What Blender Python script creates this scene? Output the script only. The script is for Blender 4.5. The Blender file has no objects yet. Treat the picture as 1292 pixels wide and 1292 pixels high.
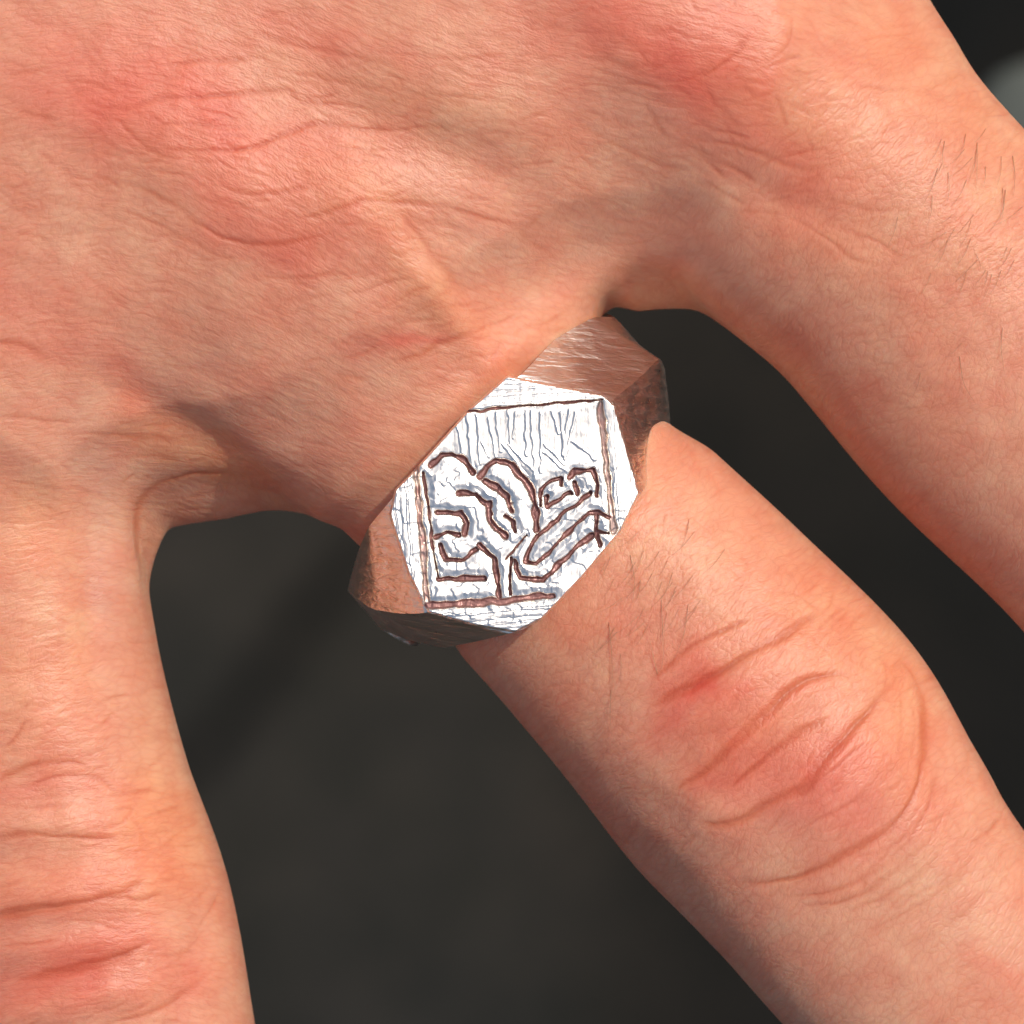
import bpy, math, random
import numpy as np
from mathutils import Vector

# ------------------------------------------------------------------ scene constants
S = 0.05            # millimetres per photograph pixel in the plane z = 0
D = 300.0           # camera height above the plane z = 0 (mm)
CX = CY = 646.0
MM = 0.001
SUN_EL = math.radians(54)
SUN_AZ = math.radians(42)         # from +X (right) towards +Y (top)
sun_dir = Vector((math.cos(SUN_EL) * math.cos(SUN_AZ), math.cos(SUN_EL) * math.sin(SUN_AZ), math.sin(SUN_EL)))

sc = bpy.context.scene
COL = sc.collection
rng = np.random.RandomState(7)
random.seed(7)

# ------------------------------------------------------------------ camera
cam_d = bpy.data.cameras.new("camera")
cam = bpy.data.objects.new("camera", cam_d)
COL.objects.link(cam)
cam.location = (0, 0, D * MM)
cam_d.sensor_width = 36
cam_d.lens = 36 * D / (1292 * S)
cam_d.clip_start = 0.01
cam_d.clip_end = 200
cam_d.dof.use_dof = True
cam_d.dof.focus_distance = (D - 8) * MM
cam_d.dof.aperture_fstop = cam_d.lens / 3.0
sc.camera = cam

# ------------------------------------------------------------------ world + sun
w = bpy.data.worlds.new("World")
sc.world = w
w.use_nodes = True
nt = w.node_tree
sky = nt.nodes.new('ShaderNodeTexSky')
sky.sky_type = 'NISHITA'
sky.sun_disc = False
sky.sun_elevation = SUN_EL
sky.sun_rotation = math.radians(90) - SUN_AZ
sky.air_density = 1.0
sky.dust_density = 4.0
bg = nt.nodes['Background']
nt.links.new(sky.outputs[0], bg.inputs[0])
bg.inputs[1].default_value = 0.14

sun_l = bpy.data.lights.new("sun", 'SUN')
sun_l.energy = 2.75
sun_l.angle = math.radians(0.53)
sun_l.color = (1.0, 0.95, 0.88)
sun = bpy.data.objects.new("sun", sun_l)
COL.objects.link(sun)
sun.rotation_euler = sun_dir.to_track_quat('Z', 'Y').to_euler()

sc.view_settings.view_transform = 'Standard'
sc.view_settings.look = 'None'
sc.view_settings.exposure = 0.0
sc.view_settings.gamma = 1.0

# ------------------------------------------------------------------ helpers
def P(px, py, z):
    """photograph measurement -> millimetres at height z"""
    f = S * (D - z) / D
    return ((px - CX) * f, -(py - CY) * f, z)

def to_px(x, y, z):
    f = S * (D - z) / D
    return x / f + CX, -y / f + CY

def make_mesh(name, verts, faces, mat, parent=None, smooth=True):
    me = bpy.data.meshes.new(name)
    me.from_pydata(verts, [], faces)
    me.update()
    if smooth:
        me.polygons.foreach_set('use_smooth', [True] * len(me.polygons))
    me.materials.append(mat)
    o = bpy.data.objects.new(name, me)
    COL.objects.link(o)
    if parent:
        o.parent = parent
    return o

def mesh_np(name, verts, quads):
    me = bpy.data.meshes.new(name)
    nq = len(quads)
    me.vertices.add(len(verts))
    me.vertices.foreach_set('co', np.asarray(verts, np.float32).ravel())
    me.loops.add(nq * 4)
    me.loops.foreach_set('vertex_index', np.asarray(quads, np.int32).ravel())
    me.polygons.add(nq)
    me.polygons.foreach_set('loop_start', np.arange(0, nq * 4, 4, dtype=np.int32))
    me.update(calc_edges=True)
    me.validate()
    me.polygons.foreach_set('use_smooth', np.ones(len(me.polygons), bool))
    return me

def tag(o, label, cat, **kw):
    o['label'] = label
    o['category'] = cat
    for k, v in kw.items():
        o[k] = v

def catmull(pts, step=1.0):
    pts = np.asarray(pts, float)
    if len(pts) == 2:
        n = max(2, int(np.linalg.norm(pts[1] - pts[0]) / step))
        t = np.linspace(0, 1, n)[:, None]
        return pts[0] * (1 - t) + pts[1] * t
    P0 = np.vstack([2 * pts[0] - pts[1], pts, 2 * pts[-1] - pts[-2]])
    out = []
    for i in range(1, len(P0) - 2):
        a, b, c, d = P0[i - 1:i + 3]
        n = max(2, int(np.linalg.norm((c - b)[:2]) / step))
        t = np.linspace(0, 1, n, endpoint=False)[:, None]
        out.append(0.5 * ((2 * b) + (-a + c) * t + (2 * a - 5 * b + 4 * c - d) * t ** 2 + (-a + 3 * b - 3 * c + d) * t ** 3))
    out.append(P0[-2][None])
    return np.vstack(out)

def smoothstep(x, a, b):
    t = np.clip((x - a) / (b - a), 0, 1)
    return t * t * (3 - 2 * t)

def value_noise(n, cells, seed):
    """smooth 2D noise n x n with the given number of cells"""
    r = np.random.RandomState(seed)
    g = r.rand(cells + 3, cells + 3).astype(np.float32)
    c = np.linspace(0, cells, n, endpoint=False)
    i = c.astype(int); f = (c - i).astype(np.float32); f = f * f * (3 - 2 * f)
    rows = g[i] * (1 - f)[:, None] + g[i + 1] * f[:, None]
    return rows[:, i] * (1 - f)[None] + rows[:, i + 1] * f[None] - 0.5

# ------------------------------------------------------------------ materials
def node_mat(name):
    m = bpy.data.materials.new(name)
    m.use_nodes = True
    return m, m.node_tree.nodes, m.node_tree.links, m.node_tree.nodes['Principled BSDF']

def mathn(N, L, op, a, b=None, c=None):
    n = N.new('ShaderNodeMath'); n.operation = op
    for k, v in enumerate((a, b, c)):
        if v is None: continue
        if isinstance(v, (int, float)): n.inputs[k].default_value = v
        else: L.new(v, n.inputs[k])
    return n.outputs[0]

def skin_material():
    m, N, L, B = node_mat("skin")
    at = N.new('ShaderNodeAttribute'); at.attribute_name = 'tone'
    cr = N.new('ShaderNodeAttribute'); cr.attribute_name = 'relief'      # x: crease, y: finger weight
    fl = N.new('ShaderNodeAttribute'); fl.attribute_name = 'flow'        # skin line coordinates in mm
    geo = N.new('ShaderNodeTexCoord')
    sep = N.new('ShaderNodeSeparateXYZ'); L.new(cr.outputs['Vector'], sep.inputs[0])
    # warp
    wn = N.new('ShaderNodeTexNoise'); wn.inputs['Scale'].default_value = 350; wn.inputs['Detail'].default_value = 2
    L.new(geo.outputs['Object'], wn.inputs['Vector'])
    fl2 = N.new('ShaderNodeAttribute'); fl2.attribute_name = 'flow_finger'
    def warped(a):
        v = N.new('ShaderNodeVectorMath'); v.operation = 'MULTIPLY_ADD'
        L.new(wn.outputs['Color'], v.inputs[0]); v.inputs[1].default_value = (1.1, 1.1, 0); L.new(a.outputs['Vector'], v.inputs[2])
        return v
    wa, wb = warped(fl), warped(fl2)
    wv = wa
    def vor(sx, sy, rnd=1.0):
        mp = N.new('ShaderNodeMapping'); mp.inputs['Scale'].default_value = (sx, sy, 1)
        L.new(wv.outputs[0], mp.inputs['Vector'])
        v = N.new('ShaderNodeTexVoronoi'); v.feature = 'DISTANCE_TO_EDGE'; v.voronoi_dimensions = '2D'
        v.inputs['Scale'].default_value = 1; v.inputs['Randomness'].default_value = rnd
        L.new(mp.outputs[0], v.inputs['Vector'])
        return mathn(N, L, 'MINIMUM', mathn(N, L, 'MULTIPLY', v.outputs['Distance'], 4.0), 1.0)
    def noi(sx, sy, det=3):
        mp = N.new('ShaderNodeMapping'); mp.inputs['Scale'].default_value = (sx, sy, 1)
        L.new(wv.outputs[0], mp.inputs['Vector'])
        v = N.new('ShaderNodeTexNoise'); v.noise_dimensions = '2D'
        v.inputs['Scale'].default_value = 1; v.inputs['Detail'].default_value = det
        L.new(mp.outputs[0], v.inputs['Vector'])
        return v.outputs['Fac']
    hs = []
    cell_out = []
    for wv, amp, ca in ((wa, 1.05, 0.10), (wb, 0.6, 0.20)):
        h = mathn(N, L, 'MULTIPLY', noi(0.55, 2.6), amp)
        vc = vor(1.3, 2.2); cell_out.append(vc)
        h = mathn(N, L, 'MULTIPLY_ADD', vc, ca, h)
        h = mathn(N, L, 'MULTIPLY_ADD', vor(3.2, 4.6), 0.12, h)
        hs.append(h)
    hm = N.new('ShaderNodeMix'); hm.data_type = 'FLOAT'
    L.new(sep.outputs[2], hm.inputs[0]); L.new(hs[0], hm.inputs[2]); L.new(hs[1], hm.inputs[3])
    h = hm.outputs[0]
    pore = N.new('ShaderNodeTexNoise'); pore.inputs['Scale'].default_value = 4500; pore.inputs['Detail'].default_value = 2
    L.new(geo.outputs['Object'], pore.inputs['Vector'])
    h = mathn(N, L, 'MULTIPLY_ADD', pore.outputs['Fac'], 0.10, h)
    bump = N.new('ShaderNodeBump'); bump.inputs['Strength'].default_value = 0.43
    bump.inputs['Distance'].default_value = 0.00014
    L.new(h, bump.inputs['Height']); L.new(bump.outputs[0], B.inputs['Normal'])
    # colour: tone attribute, mottled
    mot = N.new('ShaderNodeTexNoise'); mot.inputs['Scale'].default_value = 420; mot.inputs['Detail'].default_value = 5
    L.new(geo.outputs['Object'], mot.inputs['Vector'])
    ramp = N.new('ShaderNodeValToRGB')
    ramp.color_ramp.elements[0].position = 0.3; ramp.color_ramp.elements[0].color = (0.95, 0.86, 0.84, 1)
    ramp.color_ramp.elements[1].position = 0.7; ramp.color_ramp.elements[1].color = (1.03, 1.10, 1.08, 1)
    L.new(mot.outputs['Fac'], ramp.inputs[0])
    mul = N.new('ShaderNodeMix'); mul.data_type = 'RGBA'; mul.blend_type = 'MULTIPLY'; mul.inputs[0].default_value = 1
    L.new(at.outputs['Color'], mul.inputs[6]); L.new(ramp.outputs[0], mul.inputs[7])
    # crease shading painted into the colour: folds go darker and redder
    mix = N.new('ShaderNodeMix'); mix.data_type = 'RGBA'; mix.blend_type = 'MULTIPLY'
    L.new(mathn(N, L, 'MINIMUM', mathn(N, L, 'MULTIPLY', sep.outputs[0], 0.75), 0.8), mix.inputs[0])
    L.new(mul.outputs[2], mix.inputs[6]); mix.inputs[7].default_value = (0.80, 0.47, 0.33, 1)
    cm = N.new('ShaderNodeMix'); cm.data_type = 'FLOAT'
    L.new(sep.outputs[2], cm.inputs[0]); L.new(cell_out[0], cm.inputs[2]); L.new(cell_out[1], cm.inputs[3])
    cr2 = N.new('ShaderNodeMix'); cr2.data_type = 'RGBA'; L.new(cm.outputs[0], cr2.inputs[0])
    cr2.inputs[6].default_value = (0.975, 0.94, 0.93, 1); cr2.inputs[7].default_value = (1.01, 1.04, 1.04, 1)
    mm = N.new('ShaderNodeMix'); mm.data_type = 'RGBA'; mm.blend_type = 'MULTIPLY'; mm.inputs[0].default_value = 1
    L.new(mix.outputs[2], mm.inputs[6]); L.new(cr2.outputs[2], mm.inputs[7])
    L.new(mm.outputs[2], B.inputs['Base Color'])
    B.inputs['Roughness'].default_value = 0.42
    B.inputs['IOR'].default_value = 1.4
    B.inputs['Specular IOR Level'].default_value = 0.45
    B.inputs['Subsurface Weight'].default_value = 0.8
    B.inputs['Subsurface Radius'].default_value = (1.0, 0.38, 0.2)
    B.inputs['Subsurface Scale'].default_value = 0.0014
    return m

def silver_material(name, rough, scratch, tint=(0.97, 0.91, 0.81), recess_tint=False):
    m, N, L, B = node_mat(name)
    tc = N.new('ShaderNodeTexCoord')
    B.inputs['Base Color'].default_value = (*tint, 1)
    B.inputs['Metallic'].default_value = 1
    B.inputs['Roughness'].default_value = rough
    mp = N.new('ShaderNodeMapping'); mp.inputs['Rotation'].default_value = (0, 0, math.radians(scratch[0]))
    mp.inputs['Scale'].default_value = scratch[1]
    L.new(tc.outputs['Object'], mp.inputs['Vector'])
    n1 = N.new('ShaderNodeTexNoise'); n1.inputs['Scale'].default_value = 1; n1.inputs['Detail'].default_value = 4
    n1.inputs['Distortion'].default_value = 0.4
    L.new(mp.outputs[0], n1.inputs['Vector'])
    n2 = N.new('ShaderNodeTexNoise'); n2.inputs['Scale'].default_value = 900; n2.inputs['Detail'].default_value = 3
    L.new(tc.outputs['Object'], n2.inputs['Vector'])
    h = mathn(N, L, 'MULTIPLY_ADD', n2.outputs['Fac'], scratch[3], n1.outputs['Fac'])
    b = N.new('ShaderNodeBump'); b.inputs['Strength'].default_value = scratch[2]; b.inputs['Distance'].default_value = 0.0002
    L.new(h, b.inputs['Height']); L.new(b.outputs[0], B.inputs['Normal'])
    if recess_tint:          # red-brown, less metallic colour in the engraved recesses
        ra = N.new('ShaderNodeAttribute'); ra.attribute_name = 'recess'
        tn = N.new('ShaderNodeTexNoise'); tn.inputs['Scale'].default_value = 1500; L.new(tc.outputs['Object'], tn.inputs['Vector'])
        f = mathn(N, L, 'MULTIPLY', ra.outputs['Fac'], mathn(N, L, 'MULTIPLY_ADD', tn.outputs['Fac'], 0.9, 0.55))
        mr = N.new('ShaderNodeValToRGB'); e = mr.color_ramp.elements
        e[0].position = 0.22; e[0].color = (*tint, 1)
        e[1].position = 0.95; e[1].color = (0.20, 0.085, 0.075, 1)
        q = e.new(0.36); q.color = (0.45, 0.38, 0.33, 1)
        q = e.new(0.60); q.color = (0.30, 0.14, 0.12, 1)
        L.new(f, mr.inputs[0])
        mt = N.new('ShaderNodeMapRange'); mt.inputs['From Min'].default_value = 0.25; mt.inputs['From Max'].default_value = 0.7
        mt.inputs['To Min'].default_value = 1.0; mt.inputs['To Max'].default_value = 0.3
        L.new(f, mt.inputs['Value']); L.new(mt.outputs[0], B.inputs['Metallic'])
        L.new(mr.outputs[0], B.inputs['Base Color'])
    r = N.new('ShaderNodeMapRange'); r.inputs['To Min'].default_value = rough * 0.7; r.inputs['To Max'].default_value = rough * 1.35
    L.new(n1.outputs['Fac'], r.inputs['Value']); L.new(r.outputs[0], B.inputs['Roughness'])
    return m

M_skin = skin_material()
M_face = silver_material("hammered_silver", 0.34, (8, (3000, 420, 2600), 0.18, 0.4), recess_tint=True)
M_band = silver_material("brushed_silver", 0.31, (58, (300, 2600, 900), 0.85, 0.35), (0.90, 0.80, 0.70))

# ------------------------------------------------------------------ ground far below the hand
def ground_material():
    m, N, L, B = node_mat("dark_ground")
    tc = N.new('ShaderNodeTexCoord')
    n = N.new('ShaderNodeTexNoise'); n.inputs['Scale'].default_value = 9; n.inputs['Detail'].default_value = 4
    L.new(tc.outputs['Object'], n.inputs['Vector'])
    r = N.new('ShaderNodeValToRGB'); e = r.color_ramp.elements
    e[0].position = 0.32; e[0].color = (0.0115, 0.0125, 0.0115, 1)
    e[1].position = 0.68; e[1].color = (0.029, 0.025, 0.019, 1)
    L.new(n.outputs['Fac'], r.inputs[0])
    n2 = N.new('ShaderNodeTexNoise'); n2.inputs['Scale'].default_value = 45; n2.inputs['Detail'].default_value = 6
    L.new(tc.outputs['Object'], n2.inputs['Vector'])
    r2 = N.new('ShaderNodeValToRGB'); e = r2.color_ramp.elements
    e[0].position = 0.35; e[0].color = (0.8, 0.82, 0.8, 1); e[1].position = 0.7; e[1].color = (1.15, 1.1, 1.08, 1)
    L.new(n2.outputs['Fac'], r2.inputs[0])
    mx = N.new('ShaderNodeMix'); mx.data_type = 'RGBA'; mx.blend_type = 'MULTIPLY'; mx.inputs[0].default_value = 1
    L.new(r.outputs[0], mx.inputs[6]); L.new(r2.outputs[0], mx.inputs[7]); L.new(mx.outputs[2], B.inputs['Base Color'])
    # cast-shadow band and shaded right side, painted into the ground colour
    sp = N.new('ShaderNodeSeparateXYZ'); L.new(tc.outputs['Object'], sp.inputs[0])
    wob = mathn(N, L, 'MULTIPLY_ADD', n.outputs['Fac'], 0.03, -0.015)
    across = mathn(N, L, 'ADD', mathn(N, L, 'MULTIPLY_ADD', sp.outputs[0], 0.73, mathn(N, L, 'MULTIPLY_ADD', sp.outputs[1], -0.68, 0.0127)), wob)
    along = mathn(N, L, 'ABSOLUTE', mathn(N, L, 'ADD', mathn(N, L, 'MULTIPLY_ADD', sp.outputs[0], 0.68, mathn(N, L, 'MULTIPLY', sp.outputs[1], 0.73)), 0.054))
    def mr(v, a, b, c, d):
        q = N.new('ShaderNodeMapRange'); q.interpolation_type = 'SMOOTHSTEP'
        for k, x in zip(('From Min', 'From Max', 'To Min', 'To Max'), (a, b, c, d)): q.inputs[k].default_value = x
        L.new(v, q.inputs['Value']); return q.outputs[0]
    shadow_band = mathn(N, L, 'MULTIPLY', mr(mathn(N, L, 'ABSOLUTE', across), 0.002, 0.011, 1, 0), mr(along, 0.025, 0.055, 1, 0))
    dark = mathn(N, L, 'MULTIPLY', mr(mathn(N, L, 'ADD', sp.outputs[0], wob), -0.01, 0.04, 1, 0.42), mathn(N, L, 'MULTIPLY_ADD', shadow_band, -0.45, 1.0))
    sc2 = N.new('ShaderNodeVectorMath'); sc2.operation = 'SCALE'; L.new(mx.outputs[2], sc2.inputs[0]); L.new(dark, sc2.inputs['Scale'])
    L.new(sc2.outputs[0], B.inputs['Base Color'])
    B.inputs['Roughness'].default_value = 0.95
    B.inputs['Specular IOR Level'].default_value = 0.15
    return m

GZ = -0.60
def build_ground():
    n = 160
    # fine centre, coarse rim: one sheet
    c = np.concatenate([-np.geomspace(60, 0.5, 20), np.linspace(-0.45, 0.45, n), np.geomspace(0.5, 60, 20)])
    X, Y = np.meshgrid(c, c, indexing='ij')
    Z = GZ + 0.004 * np.sin(X * 23 + 1.3 * np.sin(Y * 17)) * np.cos(Y * 19 + X * 7)
    Z = Z + rng.rand(*Z.shape) * 0.0012
    V = np.stack([X, Y, Z], -1).reshape(-1, 3)
    k = len(c)
    idx = np.arange(k * k).reshape(k, k)
    Q = np.stack([idx[:-1, :-1], idx[1:, :-1], idx[1:, 1:], idx[:-1, 1:]], -1).reshape(-1, 4)
    me = mesh_np("ground", V, Q)
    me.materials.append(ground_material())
    o = bpy.data.objects.new("ground", me)
    COL.objects.link(o)
    o['kind'] = 'structure'
    o['label'] = "dark charcoal ground far below the hand, out of focus"

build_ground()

def build_stone():
    import bmesh
    bm = bmesh.new()
    bmesh.ops.create_icosphere(bm, subdivisions=4, radius=1)
    from mathutils import noise
    for v in bm.verts:
        d = 1 + 0.22 * noise.noise(v.co * 1.3 + Vector((3, 1, 5))) + 0.05 * noise.noise(v.co * 4)
        v.co = Vector((v.co.x * 0.021, v.co.y * 0.013, max(v.co.z, -0.55) * 0.008)) * d
    me = bpy.data.meshes.new("stone"); bm.to_mesh(me); bm.free()
    me.polygons.foreach_set('use_smooth', [True] * len(me.polygons))
    m, N, L, B = node_mat("pale_stone")
    tc = N.new('ShaderNodeTexCoord'); n = N.new('ShaderNodeTexNoise'); n.inputs['Scale'].default_value = 160
    L.new(tc.outputs['Object'], n.inputs['Vector'])
    r = N.new('ShaderNodeValToRGB'); r.color_ramp.elements[0].color = (0.05, 0.057, 0.046, 1); r.color_ramp.elements[1].color = (0.10, 0.105, 0.088, 1)
    L.new(n.outputs['Fac'], r.inputs[0]); L.new(r.outputs[0], B.inputs['Base Color']); B.inputs['Roughness'].default_value = 0.9
    me.materials.append(m)
    o = bpy.data.objects.new("stone", me); COL.objects.link(o)
    o.location = (0.105, 0.073, GZ + 0.004)
    o.rotation_euler = (0, 0, 0.4)
    tag(o, "pale grey blurred stone on the dark ground beyond the right finger", "stone")

build_stone()

# ------------------------------------------------------------------ the hand: implicit body -> surface nets
# each finger: stations (centre px, centre py, half width px, half height mm, centre z mm)
FINGERS = {
    'middle': [(20, -420, 235, 11.5, -2.5), (150, 20, 235, 11.5, -0.8), (300, 235, 232, 11.0, -0.2), (440, 385, 222, 9.9, 0), (585, 541, 212, 8.5, 0), (710, 668, 203, 8.4, 0),
               (850, 812, 213, 8.9, 0), (975, 952, 224, 9.3, 0), (1062, 1066, 208, 8.8, -0.4), (1140, 1170, 196, 8.2, -1.2),
               (1345, 1410, 186, 7.8, -4.5), (1480, 1570, 180, 7.6, -8), (1620, 1730, 160, 6.8, -12)],
    'right': [(330, -700, 240, 11.5, -3), (590, -310, 245, 12, -1), (780, -50, 240, 11.6, 0), (920, 105, 228, 11.0, 0), (1047, 236, 219, 10.3, 0.2), (1146, 326, 216, 9.8, 0),
              (1277, 480, 216, 9.2, 0), (1436, 637, 214, 9.1, 0), (1640, 870, 216, 9.1, -1.5), (1860, 1110, 190, 7.9, -5), (2080, 1360, 165, 6.8, -10)],
    'left': [(-260, -420, 220, 11, -3.5), (-180, 60, 225, 11, -1.8), (-110, 400, 222, 10.5, -0.8), (-55, 620, 214, 9.8, -0.6), (-22, 765, 208, 9.1, -0.6), (2, 885, 206, 8.8, -0.6),
             (38, 1025, 207, 8.8, -0.6), (83, 1165, 211, 9.0, -0.6), (115, 1327, 208, 8.6, -0.9), (155, 1520, 195, 8, -3), (215, 1800, 184, 7.5, -8), (245, 1960, 165, 6.5, -12)],
    'outer': [(-460, -420, 190, 10, -6), (-520, 50, 195, 9.5, -4), (-540, 500, 185, 8.5, -3), (-530, 800, 178, 7.8, -3), (-500, 1100, 172, 7.5, -4), (-470, 1380, 150, 6.3, -8)],
    'thumb': [(330, -1000, 260, 12, -8), (760, -760, 270, 12, -14), (1120, -520, 235, 10.5, -18), (1450, -260, 220, 9.5, -20), (1720, -30, 200, 8, -22)],
    'web_left': [(30, 480, 120, 6.0, 1.0), (190, 532, 72, 5.0, 0.3), (310, 540, 46, 4.4, 0.0)],
    'web_right': [(560, 150, 130, 9, 0.5), (660, 235, 90, 7.5, 0.2), (745, 318, 48, 5, -0.5)],
    'arm': [(60, -500, 430, 13, -4), (60, -1000, 480, 15, -5), (80, -1400, 520, 18, -7), (110, -1900, 560, 23, -9), (150, -2500, 620, 28, -12)],
}
PALM = [(-700, 560), (-380, 660), (-300, 700), (-240, 660), (-100, 640), (120, 790), (184, 716), (208, 667), (285, 655), (368, 637), (450, 600),
        (640, 470), (752, 400), (800, 391), (880, 386), (960, 400), (1060, 250), (1120, 60), (1085, -60), (960, -300), (760, -760), (560, -1200),
        (-400, -1200), (-600, -500), (-720, 200)]

def axis_spacing(lo, hi, f0, f1, fine, coarse):
    mid = list(np.arange(f0, f1 + fine * 0.5, fine))
    left = []; s = fine; x = f0
    while x > lo:
        s = min(s * 1.25, coarse); x -= s; left.append(x)
    right = []; s = fine; x = mid[-1]
    while x < hi:
        s = min(s * 1.25, coarse); x += s; right.append(x)
    return np.array(left[::-1] + mid + right)

def finger_field(X, Y, st):
    """per column: lateral offset ratio, width, height, z centre (2-D arrays), and end overshoot"""
    q = catmull([[a[0], a[1], a[2], a[3], a[4]] for a in st], step=14)
    ax = (q[:, 0] - CX) * S; ay = -(q[:, 1] - CY) * S
    best = np.full(X.shape, 1e9, np.float32); bi = np.zeros(X.shape, np.float32)
    over = np.zeros(X.shape, np.float32)
    for i in range(len(ax) - 1):
        dx, dy = ax[i + 1] - ax[i], ay[i + 1] - ay[i]
        L2 = dx * dx + dy * dy
        traw = ((X - ax[i]) * dx + (Y - ay[i]) * dy) / L2
        t = np.clip(traw, 0, 1)
        d = (X - ax[i] - t * dx) ** 2 + (Y - ay[i] - t * dy) ** 2
        mk = d < best
        best[mk] = d[mk]; bi[mk] = i + t[mk]
    i0 = np.clip(bi.astype(int), 0, len(ax) - 2); f = bi - i0
    g = lambda k: q[i0, k] * (1 - f) + q[i0 + 1, k] * f
    return np.sqrt(best), g(2) * S, g(3), g(4), bi / (len(ax) - 1)

def poly_sdf(X, Y, poly):
    pts = np.array([[(a - CX) * S, -(b - CY) * S] for a, b in poly])
    d = np.full(X.shape, 1e9); inside = np.zeros(X.shape, bool)
    n = len(pts)
    for i in range(n):
        a = pts[i]; b = pts[(i + 1) % n]
        e = b - a
        t = np.clip(((X - a[0]) * e[0] + (Y - a[1]) * e[1]) / (e @ e), 0, 1)
        d = np.minimum(d, (X - a[0] - t * e[0]) ** 2 + (Y - a[1] - t * e[1]) ** 2)
        c = ((a[1] > Y) != (b[1] > Y)) & (X < (b[0] - a[0]) * (Y - a[1]) / (b[1] - a[1] + 1e-12) + a[0])
        inside ^= c
    d = np.sqrt(d)
    return np.where(inside, -d, d)

def smin(a, b, k):
    h = np.maximum(k - np.abs(a - b), 0) / k
    return np.minimum(a, b) - h * h * k * 0.25

def build_hand_field():
    xs = axis_spacing(-78, 78, -33.6, 33.6, 0.42, 3.0)
    ys = axis_spacing(-62, 172, -33.6, 33.6, 0.42, 3.5)
    zs = np.concatenate([np.arange(-40, -14, 1.6), np.arange(-14, 16.5, 0.5)])
    X, Y = np.meshgrid(xs, ys, indexing='ij')
    PX = X / S + CX; PY = -Y / S + CY
    # blend radius: tight near the webs, broad over the back of the hand
    along = ((PX - 600) * 0.72 * 0 + 0)
    dist_web = np.minimum(np.hypot(PX - 820, PY - 400), np.hypot(PX - 250, PY - 680))
    prox = smoothstep(-(PY - (560 - 0.10 * PX)) , 0, 500)
    K = 1.6 + 12.0 * smoothstep(dist_web, 40, 330) * smoothstep(-(PY + 0.35 * PX - 900), -60, 300)
    K = K.astype(np.float32)[:, :, None]
    Z = zs[None, None, :].astype(np.float32)
    F = None
    for name, st in FINGERS.items():
        d, wd, h, zc, t = finger_field(X, Y, st)
        u = (np.abs(d) / wd)[:, :, None].astype(np.float32)
        v = (np.abs(Z - zc[:, :, None]) / h[:, :, None]).astype(np.float32)
        p = 2.28
        g = ((u ** p + v ** p) ** (1 / p) - 1) * np.minimum(wd, h)[:, :, None]
        g = g.astype(np.float32)
        F = g if F is None else smin(F, g, K if name not in ('thumb', 'arm', 'web_left', 'web_right') else np.float32(9 if name in ('thumb', 'arm') else 5))
    pd = poly_sdf(X, Y, PALM)
    ins = np.clip(-pd, 0, 40)
    th = np.clip(1.5 + 1.15 * ins, 1.5, 9.6)
    zc = -2.9 + 0.11 * np.clip(ins, 0, 25)
    r = 1.6
    qx = (pd + r)[:, :, None]; qz = np.abs(Z - zc[:, :, None]) - (th - r)[:, :, None]
    slab = np.sqrt(np.maximum(qx, 0) ** 2 + np.maximum(qz, 0) ** 2) + np.minimum(np.maximum(qx, qz), 0) - r
    F = smin(F, slab.astype(np.float32), np.maximum(K * 0.8, 1.5))
    return xs, ys, zs, F

def surface_nets(xs, ys, zs, F):
    nx, ny, nz = F.shape
    ins = F < 0
    c = lambda a, i, j, k: a[i:nx - 1 + i, j:ny - 1 + j, k:nz - 1 + k]
    cnt = np.zeros((nx - 1, ny - 1, nz - 1), np.int8)
    for i in (0, 1):
        for j in (0, 1):
            for k in (0, 1):
                cnt += c(ins, i, j, k)
    act = (cnt > 0) & (cnt < 8)
    I, J, Kk = np.nonzero(act)
    vid = np.full(act.shape, -1, np.int32); vid[I, J, Kk] = np.arange(len(I))
    acc = np.zeros((len(I), 3)); num = np.zeros(len(I))
    corners = [(a, b, d) for a in (0, 1) for b in (0, 1) for d in (0, 1)]
    crd = (xs, ys, zs)
    for a in corners:
        for axn in range(3):
            if a[axn] == 1: continue
            b = list(a); b[axn] = 1
            fa = F[I + a[0], J + a[1], Kk + a[2]]; fb = F[I + b[0], J + b[1], Kk + b[2]]
            m = (fa < 0) != (fb < 0)
            t = np.where(m, fa / (fa - fb + 1e-12), 0)
            pos = np.stack([xs[I + a[0]], ys[J + a[1]], zs[Kk + a[2]]], -1)
            base = (I, J, Kk)[axn]
            step = crd[axn][base + 1] - crd[axn][base]
            pos[:, axn] += t * step
            acc[m] += pos[m]; num[m] += 1
    V = acc / num[:, None]
    quads = []
    # edges along each axis
    for axn in range(3):
        sl0 = [slice(1, nx - 1), slice(1, ny - 1), slice(1, nz - 1)]
        sl1 = list(sl0)
        sl0[axn] = slice(0, (nx, ny, nz)[axn] - 1); sl1[axn] = slice(1, (nx, ny, nz)[axn])
        a = ins[tuple(sl0)]; b = ins[tuple(sl1)]
        e = np.nonzero(a != b)
        off = [0 if q == axn else 1 for q in range(3)]
        g = [e[q] + off[q] for q in range(3)]
        o1, o2 = [q for q in range(3) if q != axn]
        def vv(d1, d2):
            h = [x.copy() for x in g]
            h[o1] = h[o1] - d1; h[o2] = h[o2] - d2
            return vid[h[0], h[1], h[2]]
        q = np.stack([vv(1, 1), vv(0, 1), vv(0, 0), vv(1, 0)], -1)
        s = a[e]
        if axn == 1: s = ~s
        q[~s] = q[~s][:, ::-1]
        quads.append(q)
    Q = np.vstack(quads)
    return V, Q[(Q >= 0).all(1)]

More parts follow.
